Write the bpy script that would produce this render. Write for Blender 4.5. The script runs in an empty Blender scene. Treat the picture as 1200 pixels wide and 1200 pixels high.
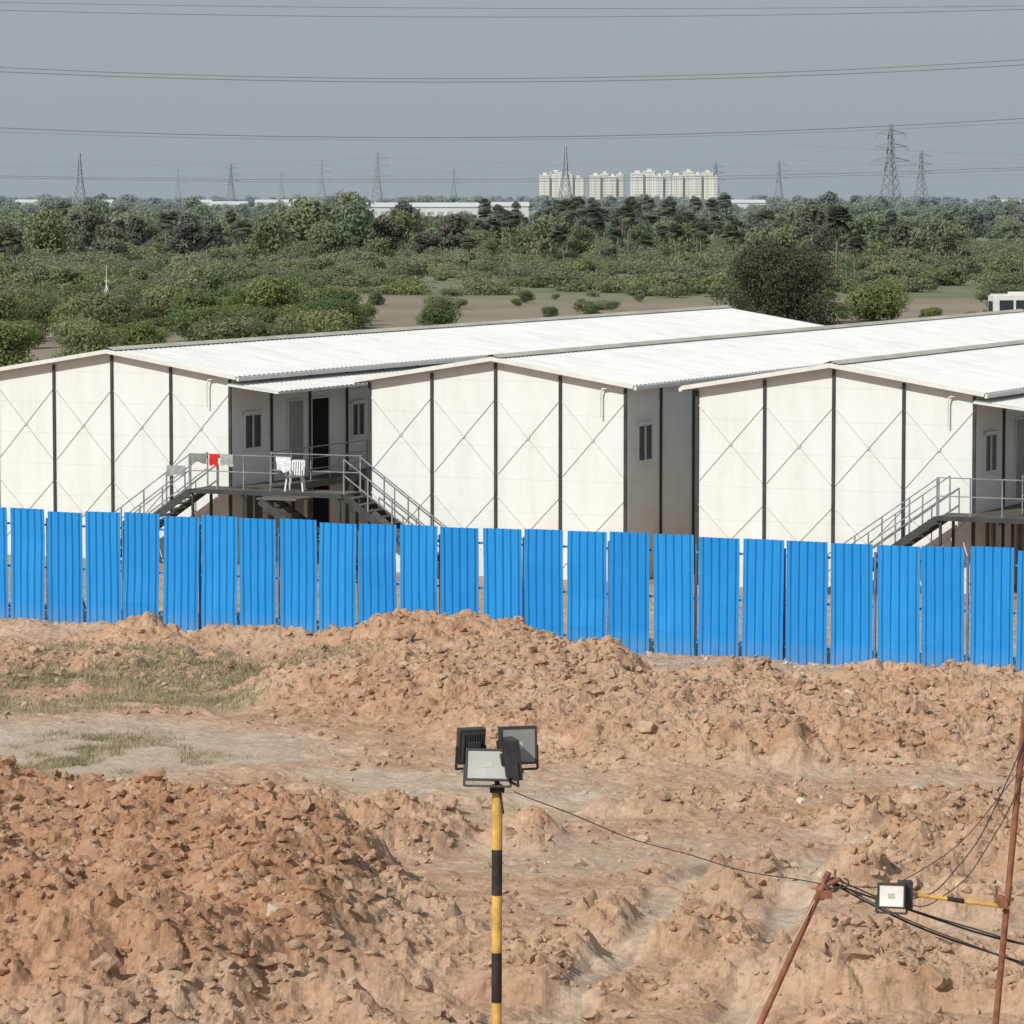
import bpy, math, random
import numpy as np
from mathutils import Vector, Matrix
random.seed(4); R=np.random.RandomState(7)
S=bpy.context.scene
PHI=math.radians(25); C,SI=math.cos(PHI),math.sin(PHI)

# ------------------------------------------------------------ node helpers
def newmat(name):
    m=bpy.data.materials.new(name); m.use_nodes=True
    nt=m.node_tree; nt.nodes.clear()
    out=nt.nodes.new('ShaderNodeOutputMaterial'); b=nt.nodes.new('ShaderNodeBsdfPrincipled')
    nt.links.new(b.outputs[0],out.inputs[0]); b.inputs['Roughness'].default_value=.8
    b.inputs['Specular IOR Level'].default_value=.25
    return m,nt,b
def N(nt,t,**k):
    n=nt.nodes.new(t)
    for a,v in k.items(): setattr(n,a,v)
    return n
def noise(nt,scale,detail=4,vec=None,rough=.55):
    n=N(nt,'ShaderNodeTexNoise'); n.inputs['Scale'].default_value=scale; n.inputs['Detail'].default_value=detail
    n.inputs['Roughness'].default_value=rough
    if vec is not None: nt.links.new(vec,n.inputs['Vector'])
    return n.outputs['Fac']
def ramp(nt,fac,stops):
    r=N(nt,'ShaderNodeValToRGB'); e=r.color_ramp.elements
    while len(e)<len(stops): e.new(.5)
    for i,(p,c) in enumerate(stops):
        e[i].position=p; e[i].color=(*c,1) if len(c)==3 else c
    nt.links.new(fac,r.inputs[0]); return r.outputs[0]
def mix(nt,f,a,b,mode='MIX'):
    m=N(nt,'ShaderNodeMix',data_type='RGBA',blend_type=mode)
    for i,v in ((0,f),(6,a),(7,b)):
        if isinstance(v,(int,float)): m.inputs[i].default_value=v
        elif isinstance(v,tuple): m.inputs[i].default_value=(*v,1)
        else: nt.links.new(v,m.inputs[i])
    return m.outputs[2]
def mapr(nt,v,a,b,c=0,d=1):
    m=N(nt,'ShaderNodeMapRange'); m.inputs[1].default_value=a; m.inputs[2].default_value=b
    m.inputs[3].default_value=c; m.inputs[4].default_value=d
    nt.links.new(v,m.inputs[0]); return m.outputs[0]
def math_(nt,op,a,b=None):
    m=N(nt,'ShaderNodeMath',operation=op)
    for i,v in ((0,a),(1,b)):
        if v is None: continue
        if isinstance(v,(int,float)): m.inputs[i].default_value=v
        else: nt.links.new(v,m.inputs[i])
    return m.outputs[0]
def bump(nt,b,h,st=.4,dist=.02):
    n=N(nt,'ShaderNodeBump'); n.inputs['Strength'].default_value=st; n.inputs['Distance'].default_value=dist
    nt.links.new(h,n.inputs['Height']); nt.links.new(n.outputs[0],b.inputs['Normal'])
def simple(name,col,rough=.7,metal=0,var=.15,scale=3.0):
    m,nt,b=newmat(name)
    tc=N(nt,'ShaderNodeTexCoord')
    f=noise(nt,scale,5,tc.outputs['Object'])
    dk=tuple(c*(1-var) for c in col); lt=tuple(min(1,c*(1+var)) for c in col)
    nt.links.new(ramp(nt,f,[(.3,dk),(.7,lt)]),b.inputs['Base Color'])
    b.inputs['Roughness'].default_value=rough; b.inputs['Metallic'].default_value=metal
    return m

# ------------------------------------------------------------ mesh builder
class MB:
    def __init__(s): s.v=[];s.f=[];s.m=[]
    def add(s,vs,fs,mi=0):
        o=len(s.v); s.v+= [tuple(v) for v in vs]
        for f in fs: s.f.append([i+o for i in f]); s.m.append(mi)
    def box(s,x0,x1,y0,y1,z0,z1,mi=0):
        s.add([(x0,y0,z0),(x1,y0,z0),(x1,y1,z0),(x0,y1,z0),(x0,y0,z1),(x1,y0,z1),(x1,y1,z1),(x0,y1,z1)],
              [(0,3,2,1),(4,5,6,7),(0,1,5,4),(1,2,6,5),(2,3,7,6),(3,0,4,7)],mi)
    def bar(s,p,q,w,h=None,mi=0,r2=None,n=4):
        p=Vector(p);q=Vector(q); d=(q-p)
        if d.length<1e-6: return
        d.normalize(); up=Vector((0,0,1)) if abs(d.z)<.95 else Vector((0,1,0))
        a=d.cross(up).normalized(); b=a.cross(d).normalized(); h=h or w
        r2=1 if r2 is None else r2
        if n==4: pr=[(-.5,-.5),(.5,-.5),(.5,.5),(-.5,.5)]
        else: pr=[(.5*math.cos(2*math.pi*i/n),.5*math.sin(2*math.pi*i/n)) for i in range(n)]
        vs=[p+a*(x*w)+b*(y*h) for x,y in pr]+[q+a*(x*w*r2)+b*(y*h*r2) for x,y in pr]
        fs=[(i,(i+1)%n,(i+1)%n+n,i+n) for i in range(n)]+[tuple(range(n))[::-1],tuple(range(n,2*n))]
        s.add(vs,fs,mi)
    def obj(s,name,mats,parent=None,smooth=False):
        me=bpy.data.meshes.new(name); me.from_pydata(s.v,[],s.f)
        for m in mats: me.materials.append(m)
        me.polygons.foreach_set('material_index',s.m)
        if smooth: me.polygons.foreach_set('use_smooth',[True]*len(s.f))
        me.update()
        o=bpy.data.objects.new(name,me); S.collection.objects.link(o)
        if parent: o.parent=parent
        return o
def empty(name,loc=(0,0,0),rz=0):
    e=bpy.data.objects.new(name,None); S.collection.objects.link(e); e.location=loc; e.rotation_euler=(0,0,rz)
    e.empty_display_size=.5; return e
def npmesh(name,V,F,mat,attrs=None,smooth=False,parent=None):
    k=F.shape[1]; me=bpy.data.meshes.new(name)
    me.vertices.add(len(V)); me.vertices.foreach_set('co',V.astype(np.float32).ravel())
    me.loops.add(F.size); me.loops.foreach_set('vertex_index',F.astype(np.int32).ravel())
    me.polygons.add(len(F)); me.polygons.foreach_set('loop_start',np.arange(0,F.size,k,dtype=np.int32))
    try: me.polygons.foreach_set('loop_total',np.full(len(F),k,dtype=np.int32))
    except Exception: pass
    me.polygons.foreach_set('use_smooth',np.full(len(F),bool(smooth),dtype=bool))
    me.update(calc_edges=True); me.validate()
    for an,av in (attrs or {}).items():
        a=me.color_attributes.new(an,'FLOAT_COLOR','POINT')
        a.data.foreach_set('color',av.astype(np.float32).ravel())
    if mat: me.materials.append(mat)
    o=bpy.data.objects.new(name,me); S.collection.objects.link(o)
    if parent: o.parent=parent
    return o

# ------------------------------------------------------------ numpy noise
def h2(ix,iy,sd):
    n=(ix.astype(np.int64)*374761393+iy.astype(np.int64)*668265263+sd*974634777)&0xffffffff
    n=((n^(n>>13))*1274126177)&0xffffffff
    n=n^(n>>16); return (n&0xffffff)/float(0xffffff)
def vn(x,y,sd=0):
    ix=np.floor(x);iy=np.floor(y);fx=x-ix;fy=y-iy
    fx=fx*fx*(3-2*fx);fy=fy*fy*(3-2*fy)
    a=h2(ix,iy,sd);b=h2(ix+1,iy,sd);c=h2(ix,iy+1,sd);d=h2(ix+1,iy+1,sd)
    return (a*(1-fx)+b*fx)*(1-fy)+(c*(1-fx)+d*fx)*fy
def fbm(x,y,o=4,sd=0):
    t=0;a=.5;
    for i in range(o):
        t=t+a*vn(x,y,sd+i*17); x,y=.8*x*2.03-.6*y*2.03+3.1,.6*x*2.03+.8*y*2.03+1.7;a*=.5
    return t/(1-.5**o)
def clod(x,y,sd):
    ix=np.floor(x);iy=np.floor(y);best=np.zeros_like(x)
    for dx in (-1,0,1):
        for dy in (-1,0,1):
            cx=ix+dx;cy=iy+dy
            px=cx+h2(cx,cy,sd);py=cy+h2(cx,cy,sd+5);r=.3+.55*h2(cx,cy,sd+9);hh=.3+.7*h2(cx,cy,sd+13)
            ux=(x-px)/r;uy=(y-py)/r; an=6.283*h2(cx,cy,sd+21); c_,s_=np.cos(an),np.sin(an)
            a=ux*c_+uy*s_; b=-ux*s_+uy*c_
            q=1-np.maximum(np.maximum(np.abs(a)*1.15,np.abs(b)*.95),(np.abs(a)+np.abs(b))*.78)
            e=np.minimum(np.clip(q*2.6,0,2),np.clip(.55+.55*a,0,2))
            best=np.maximum(best,e*r*hh)
    return best
def ss(a,b,x):
    t=np.clip((x-a)/(b-a),0,1); return t*t*(3-2*t)
def seg(x,y,x0,y0,x1,y1):
    dx,dy=x1-x0,y1-y0; t=np.clip(((x-x0)*dx+(y-y0)*dy)/(dx*dx+dy*dy),0,1)
    return np.hypot(x-x0-t*dx,y-y0-t*dy)

def terrain(x,y,fine=True):
    s=x*C-(y-92.7)*SI; d=-x*SI-(y-92.7)*C
    near=ss(112,104,y)*ss(36,42,y)*ss(60,40,np.abs(x))
    wx=x+1.8*(fbm(x/2.5,y/2.5,4,3)-.5); wy=y+1.8*(fbm(x/2.5,y/2.5,4,8)-.5)
    ws=wx*C-(wy-92.7)*SI; wd=-wx*SI-(wy-92.7)*C
    n1=fbm(x/5,y/5,4,21)
    h=.10*(n1-.5)
    berm=(.30+.55*(fbm(s/2.2,d/4+3,2,4)-.5))*np.exp(-((wd-2.4)/1.1)**2)*ss(2,-2.5,s)
    berm=np.maximum(berm,0)
    heap=.88*np.exp(-(np.abs((ws+.1)/2.7)**3.2)-(np.abs((wd-3.5)/1.7)**2.6))
    plat=.62*ss(1,.55,np.sqrt(((wx+1.2)/5.0)**2+((wy-84.6)/5.6)**2))
    right=(.14+.6*fbm(x/2.1,y/2.1,3,33))*ss(1,.6,np.sqrt(((wx-6.5)/9.5)**2+((wy-79)/8.0)**2))*ss(2.0,4.5,d)
    lpile=.36*ss(1,.3,np.sqrt(((wx+10)/6)**2+((wy-88)/4.0)**2))
    r=np.sqrt(((wx+7.0)/6.2)**2+((wy-56.3)/9.8)**2)
    fm=1.12*ss(1,.58,r)*(.70+.6*fbm(x/2.2,y/2.2,3,44))
    fl=.30*ss(.42,.68,fbm(x/2.4,y/2.0,3,71))*ss(71,66,y)
    h=h+np.maximum.reduce([berm,heap,plat,right])+lpile+fm+fl
    rough=np.clip(np.maximum.reduce([berm*2,heap*1.4,plat*1.7,right*2.2,lpile*1.3,fm*1.4,fl*3.2]),0,1)
    t1=np.minimum(np.minimum(seg(wx,y,.3,50,3.7,63.5),seg(wx,y,2.6,50,5.4,63)),seg(wx,y,5.4,63,8.5,70))
    trk=ss(.5,.15,t1)*ss(.3,.5,fbm(x/1.2,y/1.2,3,61)+.15)
    pale=np.maximum(ss(1,.5,np.sqrt(((wx+11)/9.4)**2+((wy-75.6)/6.0)**2)),
         .8*ss(1.6,.4,seg(wx,wy,-6,75,1.0,68.5))*ss(.25,.5,fbm(x/1.6,y/1.6,4,68)))
    pale=np.maximum(pale,.55*ss(1.0,.3,seg(wx,wy,3.0,90.0,12,84.5)))
    pale=np.maximum(pale,.45*ss(.5,.7,fbm(x/3.5,y/2.5,4,66))*ss(.6,.2,rough))
    pale=pale*(1-ss(.25,.7,fm))
    rough=np.clip(rough*(1-.75*np.clip(pale,0,1))+.34*(1-.85*pale),0,1)*(1-.75*trk)
    h=h-.06*trk+.035*trk*(np.abs(((x*.6+y)*2.2)%1-.5))
    if fine:
        A=rough; jx=x+.25*(vn(x/.3,y/.3,2)-.5);jy=y+.25*(vn(x/.3,y/.3,4)-.5)
        big=ss(.40,.68,fbm(x/1.2,y/1.2,3,91))
        cl=.44*clod(jx/.8,jy/.8,5)*big+.32*clod(jx/.38,jy/.38,6)*(.35+.65*big)+.16*clod(x/.17,y/.17,7)
        rid=.26*(1-np.abs(2*fbm(x/1.0,y/1.0,5,12)-1))**2+.07*(1-np.abs(2*fbm(x/.25,y/.25,2,15)-1))
        h=h+A*(cl+rid)*.95+.02*fbm(x/.15,y/.15,2,19)
    grass=ss(1,.5,np.sqrt(((wx+9)/6.5)**2+((wy-85)/4.6)**2))*ss(.34,.55,fbm(x/1.5,y/1.5,3,55))
    grass=np.maximum(grass,.9*ss(1,.5,np.sqrt(((wx+10)/4.8)**2+((wy-75)/4.2)**2))*ss(.44,.6,fbm(x/1.2,y/1.2,3,57)))
    orange=ss(.1,.9,fm)
    return h*near, np.clip(pale+trk*.6,0,1)*near, np.clip(grass,0,1)*near, orange*near, rough*near

# ------------------------------------------------------------ ground sheet
def axis(lo,hi,st,far0,far1):
    a=list(np.arange(lo,hi,st)); d=st; x=lo; L=[]
    while x>far0: d*=1.28; x-=d; L.append(x)
    d=st; x=a[-1]; U=[]
    while x<far1: d*=1.28; x+=d; U.append(x)
    return np.array(L[::-1]+a+U)
xs=axis(-14.2,14.2,.05,-20000,20000); ys=axis(44,101,.058,-200,40000)
X,Y=np.meshgrid(xs,ys); H,PA,GR,OR,RO=terrain(X,Y)
nx,ny=len(xs),len(ys)
V=np.stack([X.ravel(),Y.ravel(),H.ravel()],1)
i=np.arange(nx*ny).reshape(ny,nx)
F=np.stack([i[:-1,:-1].ravel(),i[:-1,1:].ravel(),i[1:,1:].ravel(),i[1:,:-1].ravel()],1)
col=np.stack([PA.ravel(),GR.ravel(),OR.ravel(),np.ones(nx*ny)],1)

md,nt,b=newmat('ground_dirt')
g=N(nt,'ShaderNodeNewGeometry'); P=g.outputs['Position']
n1=noise(nt,1.1,7,P,.68); n2=noise(nt,8,6,P,.75); n3=noise(nt,.22,4,P)
base=ramp(nt,n1,[(.25,(.33,.195,.12)),(.5,(.475,.30,.195)),(.75,(.64,.45,.315))])
base=mix(nt,mapr(nt,n3,.4,.65,0,.5),base,(.51,.375,.27))
fine=ramp(nt,n2,[(.25,(.56,.52,.49)),(.52,(1,1,1)),(.8,(1.3,1.3,1.3))])
at=N(nt,'ShaderNodeAttribute',attribute_name='mask'); sp=N(nt,'ShaderNodeSeparateColor'); nt.links.new(at.outputs['Color'],sp.inputs[0])
c=mix(nt,math_(nt,'MULTIPLY',sp.outputs[2],.7),base,ramp(nt,n1,[(.25,(.29,.14,.075)),(.5,(.42,.225,.13)),(.75,(.57,.36,.225))]))
c=mix(nt,math_(nt,'MULTIPLY',sp.outputs[0],.8),c,ramp(nt,n1,[(.3,(.47,.375,.285)),(.7,(.63,.545,.44))]))
c=mix(nt,math_(nt,'MULTIPLY',sp.outputs[1],.7),c,ramp(nt,n2,[(.3,(.20,.175,.105)),(.7,(.38,.325,.22))]))
c=mix(nt,.85,c,fine,'MULTIPLY')
sx=N(nt,'ShaderNodeSeparateXYZ'); nt.links.new(P,sx.inputs[0])
yn=math_(nt,'ADD',sx.outputs[1],math_(nt,'MULTIPLY',math_(nt,'SUBTRACT',noise(nt,.012,5,P),.5),170))
dry=ramp(nt,noise(nt,.05,8,P,.75),[(.3,(.21,.17,.125)),(.55,(.29,.24,.18)),(.75,(.31,.29,.18))])
scr=ramp(nt,noise(nt,.06,7,P,.75),[(.3,(.11,.135,.06)),(.55,(.17,.195,.095)),(.75,(.25,.245,.14))])
grn=ramp(nt,noise(nt,.012,5,P,.6),[(.35,(.13,.16,.08)),(.6,(.18,.25,.11))])
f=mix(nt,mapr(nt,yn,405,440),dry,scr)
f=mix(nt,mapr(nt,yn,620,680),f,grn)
f=mix(nt,mapr(nt,sx.outputs[1],400,2500,0.08,.9),f,(.32,.365,.36))  # distance haze painted into the far ground colour
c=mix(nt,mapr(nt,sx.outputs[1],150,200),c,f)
nt.links.new(c,b.inputs['Base Color']); b.inputs['Roughness'].default_value=.95; b.inputs['Specular IOR Level'].default_value=.1
bump(nt,b,n2,.8,.06)
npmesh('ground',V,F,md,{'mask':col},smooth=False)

# ------------------------------------------------------------ clods, stones, grass
import bmesh
def ico(k):
    bm=bmesh.new(); bmesh.ops.create_icosphere(bm,subdivisions=k,radius=1); a=np.array([v.co[:] for v in bm.verts]); f=np.array([[v.index for v in q.verts] for q in bm.faces]); bm.free(); return a,f
IV,IF=ico(2); IV1,IF1=ico(1)
def scatter(name,n,xr,yr,maskf,smin,smax,mat,pw=3,iv=IV1,iff=IF1,seed=1,paleness=.3):
    r=np.random.RandomState(seed)
    px=r.uniform(*xr,n*3);py=r.uniform(*yr,n*3)
    h,pa,gr,orr,ro=terrain(px,py); p=maskf(px,py,h,pa,gr,orr,ro); keep=r.rand(n*3)<p
    px,py,h,orr,pa=[a[keep][:n] for a in (px,py,h,orr,pa)]; n=len(px)
    s=smin+(smax-smin)*r.rand(n)**pw
    Vv=np.repeat(iv[None],n,0)
    for k in range(9):
        nn=r.normal(size=(n,1,3)); nn/=np.linalg.norm(nn,axis=2,keepdims=True); dd=r.uniform(.32,.75,(n,1))
        pr=np.clip((Vv*nn).sum(2)-dd,0,None); Vv=Vv-nn*pr[:,:,None]
    Vv=Vv*(1+.22*(r.rand(n,len(iv),1)-.5))*r.uniform(.75,1.35,(n,1,3))
    a=r.rand(n)*6.28;ca,sa=np.cos(a)[:,None],np.sin(a)[:,None]
    tx=Vv[:,:,0]*ca-Vv[:,:,1]*sa; ty=Vv[:,:,0]*sa+Vv[:,:,1]*ca
    b2=r.rand(n)*2-1; cb,sb=np.cos(b2)[:,None],np.sin(b2)[:,None]
    tz=Vv[:,:,2]*cb-tx*sb; tx2=Vv[:,:,2]*sb+tx*cb
    W=np.stack([tx2*s[:,None]+px[:,None],ty*s[:,None]+py[:,None],tz*s[:,None]*.75+(h+s*.08)[:,None]],2)
    Ff=iff[None]+(np.arange(n)*len(iv))[:,None,None]
    pl=np.clip(pa*paleness+.45*r.rand(n)**3,0,1)
    m=np.stack([np.repeat(pl,len(iv)),np.zeros(n*len(iv)),np.repeat(orr,len(iv)),np.ones(n*len(iv))],1)
    return npmesh(name,W.reshape(-1,3),Ff.reshape(-1,3),mat,{'mask':m})
scatter('dirt_clods',30000,(-14,14),(44,93),lambda x,y,h,pa,gr,o,ro:ss(.1,.7,ro)*(.2+.8*ss(.4,.6,fbm(x/1.4,y/1.4,3,91))),.02,.15,md,3.0)
scatter('dirt_boulders',900,(-13,13),(46,90),lambda x,y,h,pa,gr,o,ro:ss(.25,.7,ro),.09,.23,md,2.8,IV,IF,5)
mst=simple('pale_stone',(.55,.46,.37),.9,0,.3,2)
scatter('pale_stones',170,(-13,13),(45,91),lambda x,y,h,pa,gr,o,ro:.25+.3*ro,.03,.17,mst,4,IV,IF,9)
mrub=simple('rubble_mat',(.52,.48,.42),.9,0,.35,3)
scatter('rubble',1700,(-14,14),(84,101),lambda x,y,h,pa,gr,o,ro:np.exp(-((-x*SI-(y-92.7)*C-.45)/.4)**2),.03,.11,mrub,2,seed=11)

mg,nt,b=newmat('dry_grass_mat'); g=N(nt,'ShaderNodeNewGeometry')
nt.links.new(ramp(nt,noise(nt,1.7,4,g.outputs['Position']),[(.3,(.21,.20,.10)),(.5,(.34,.29,.17)),(.7,(.50,.42,.28))]),b.inputs['Base Color'])
def tufts(name,n,xr,yr,mf,seed,hh=(.08,.28)):
    r=np.random.RandomState(seed); px=r.uniform(*xr,n*4);py=r.uniform(*yr,n*4)
    h,pa,gr,o,ro=terrain(px,py); k=r.rand(n*4)<mf(px,py,h,pa,gr,o,ro); px,py,h=px[k][:n],py[k][:n],h[k][:n]; n=len(px)
    B=7; P=np.repeat(np.stack([px,py,h-.02],1),B,0); m=n*B
    P[:,:2]+=r.normal(0,.08,(m,2)); a=r.rand(m)*6.28; w=r.uniform(.005,.012,m); L=r.uniform(*hh,m)
    dx=np.stack([np.cos(a)*w,np.sin(a)*w,np.zeros(m)],1)
    tip=P+np.stack([r.normal(0,.5,m)*L,r.normal(0,.5,m)*L,L],1)
    Vv=np.stack([P-dx,P+dx,tip],1).reshape(-1,3)
    return npmesh(name,Vv,np.arange(m*3).reshape(-1,3),mg)
tufts('dry_grass',13000,(-14,-1),(69,93),lambda x,y,h,pa,gr,o,ro:gr,3,(.04,.16))
tufts('weeds',600,(-14,13),(46,92),lambda x,y,h,pa,gr,o,ro:.2*ss(.55,.7,fbm(x/3,y/3,3,77)),4,(.05,.16))

# ------------------------------------------------------------ fence
mbl,nt,b=newmat('blue_paint'); g=N(nt,'ShaderNodeNewGeometry'); tc=N(nt,'ShaderNodeTexCoord')
mp=N(nt,'ShaderNodeMapping'); mp.inputs['Scale'].default_value=(3,3,.25); nt.links.new(tc.outputs['Object'],mp.inputs[0])
oi=N(nt,'ShaderNodeObjectInfo')
cc=ramp(nt,noise(nt,1.6,6,mp.outputs[0],.6),[(.25,(.010,.245,.62)),(.6,(.014,.30,.72)),(.85,(.05,.345,.73))])
cc=mix(nt,mapr(nt,oi.outputs['Random'],0,1,0,.6),cc,(.006,.225,.60))
sx=N(nt,'ShaderNodeSeparateXYZ'); nt.links.new(g.outputs['Position'],sx.inputs[0])
dust=math_(nt,'MULTIPLY',mapr(nt,sx.outputs[2],.7,0,0.05,.42),noise(nt,2.5,5,tc.outputs['Object']))
cc=mix(nt,dust,cc,(.42,.32,.24)); 
nt.links.new(cc,b.inputs['Base Color']); b.inputs['Roughness'].default_value=.5
mfr=simple('fence_steel',(.10,.20,.33),.6,0,.3)
fe=empty('corrugated_sheet_fence',(0,92.7,0),-PHI)
pitch=1.125
posts=MB()
for k in range(-26,27):
    s0=k*pitch+.35; w=1.03
    m=MB(); prof=[]
    nr=5; rw=w/nr
    prof.append((0,0))
    for r_ in range(nr):
        x0=r_*rw; prof+=[(x0+rw*.12,0),(x0+rw*.26,-.04),(x0+rw*.52,-.04),(x0+rw*.66,0)]
    prof.append((w,0))
    zs=[-.05,.7,1.4,2.2,3.0]; off=[random.uniform(-.02,.02) for _ in zs]; n=len(prof)
    vs=[(x,y+o+.008*math.sin(x*5+z*2+k),z) for z,o in zip(zs,off) for x,y in prof]
    fs=[(a*n+i_,a*n+i_+1,(a+1)*n+i_+1,(a+1)*n+i_) for a in range(4) for i_ in range(n-1)]
    m.add(vs,fs); o=m.obj('panel_%d'%(k+27),[mbl],fe)
    o.location=(s0+random.uniform(-.025,.025),0,random.uniform(-.03,.05)); o.rotation_euler=(random.uniform(-.008,.008),random.uniform(-.009,.009),random.uniform(-.016,.016))
    if k%2==0: posts.box(s0-.10,s0-.05,.06,.12,-.3,2.8)
    posts.bar((s0+.3,.12,2.5),(s0+.3,1.6,-.2),.05) if k%4==0 else None
for z in (.45,1.5,2.6): posts.box(-29.5,30,.062,.11,z,z+.05)
posts.obj('frame',[mfr],fe)

# ------------------------------------------------------------ prefab buildings
mw,nt,b=newmat('wall_panel'); tc=N(nt,'ShaderNodeTexCoord'); O=tc.outputs['Object']
mp=N(nt,'ShaderNodeMapping'); mp.inputs['Scale'].default_value=(1.2,1.2,.22); nt.links.new(O,mp.inputs[0])
stk=noise(nt,1.5,6,mp.outputs[0],.65)
cc=ramp(nt,stk,[(.25,(.67,.675,.645)),(.5,(.745,.76,.745)),(.8,(.79,.80,.79))])
sx=N(nt,'ShaderNodeSeparateXYZ'); nt.links.new(O,sx.inputs[0])
fr=math_(nt,'FRACT',math_(nt,'MULTIPLY',sx.outputs[2],1/.95))
line=math_(nt,'LESS_THAN',fr,.03)
cc=mix(nt,math_(nt,'MULTIPLY',line,.25),cc,(.5,.49,.46))
cc=mix(nt,mapr(nt,math_(nt,'MULTIPLY',noise(nt,.8,5,O),mapr(nt,sx.outputs[2],2.6,0,.3,1.6)),.35,1.0,0,.5),cc,(.6,.5,.38))
nt.links.new(cc,b.inputs['Base Color']); b.inputs['Roughness'].default_value=.5
mr,nt,b=newmat('roof_sheet'); tc=N(nt,'ShaderNodeTexCoord')
mp=N(nt,'ShaderNodeMapping'); mp.inputs['Scale'].default_value=(.35,2.2,1); nt.links.new(tc.outputs['Object'],mp.inputs[0])
rc=ramp(nt,noise(nt,.5,6,tc.outputs['Object'],.7),[(.25,(.66,.65,.62)),(.5,(.75,.75,.735)),(.8,(.80,.80,.79))])
rc=mix(nt,mapr(nt,noise(nt,1.0,5,mp.outputs[0],.6),.50,.72,0,.45),rc,(.52,.47,.40))
nt.links.new(rc,b.inputs['Base Color']); b.inputs['Roughness'].default_value=.5
mrd=simple('roof_sheet_greybrown',(.50,.46,.40),.7,0,.2,.8)  # grey-brown sheet for left slopes and ridge caps
msteel=simple('dark_steel',(.055,.06,.06),.5,0,.3)
mbr=simple('brace_steel',(.60,.59,.57),.5,0,.08)
mrail=simple('rail_steel',(.24,.25,.26),.5,0,.3,6)
mdeck=simple('deck_plate',(.13,.115,.10),.7,0,.35,2)
mglass=simple('window_glass',(.035,.045,.05),.12,0,.3)
mframe=simple('window_frame',(.72,.72,.70),.5,0,.08)
mdoor=simple('door_leaf',(.32,.33,.32),.5,0,.15)
mdark=simple('doorway_shade',(.012,.012,.013),.9)  # near-black flat panel stands in for the shade inside open doorways
mtrim=simple('fascia_white',(.70,.70,.67),.5,0,.1)
P0=Vector((-4.2,113.1,0))
def loc(s,t=0): return Vector((P0.x+s*C+t*SI,P0.y-s*SI+t*C,0))
W=8.24; E=5.68; RZ=.66; LN=50
def sheet_roof(m,x0,z0,x1,z1,y0,y1,rh=.022,pp=.3,mi=0):
    n=int((y1-y0)/pp); ys_=[];hs=[]
    for k in range(n):
        a=y0+k*pp; ys_+=[a,a+pp*.5,a+pp*.62,a+pp*.88]; hs+=[0,0,rh,rh]
    ys_.append(y0+n*pp);hs.append(0); nn=len(ys_)
    xx=[x0+(x1-x0)*q/3 for q in range(4)]; zz=[z0+(z1-z0)*q/3 for q in range(4)]
    vs=[(xx[q],y,zz[q]+h) for q in range(4) for y,h in zip(ys_,hs)]
    fs=[(q*nn+i_,(q+1)*nn+i_,(q+1)*nn+i_+1,q*nn+i_+1) for q in range(3) for i_ in range(nn-1)]
    m.add(vs,fs,mi)
    m.add([(x0,y0,z0-.07),(x1,y0,z1-.07),(x1,y1,z1-.07),(x0,y1,z0-.07),(x0,y0,z0-.004),(x1,y0,z1-.004),(x1,y1,z1-.004),(x0,y1,z0-.004)],
          [(0,3,2,1),(0,1,5,4),(1,2,6,5),(2,3,7,6),(3,0,4,7),(4,5,6,7)],mi)
def window(m,x,y0,y1,z0,z1,side=1):
    d=side
    def bx(a0,a1,*r,mi): m.box(min(x+d*a0,x+d*a1),max(x+d*a0,x+d*a1),*r,mi)
    bx(.0,.02,y0+.05,y1-.05,z0+.05,z1-.05,mi=0)
    for (a,b_,c_,e) in ((y0,y1,z0,z0+.06),(y0,y1,z1-.06,z1),(y0,y0+.06,z0+.06,z1-.06),(y1-.06,y1,z0+.06,z1-.06),((y0+y1)/2-.03,(y0+y1)/2+.03,z0+.06,z1-.06)):
        bx(.0,.06,a,b_,c_,e,mi=1)
    bx(.061,.12,y0-.05,y1+.05,z1-.01,z1+.06,mi=1)
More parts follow.
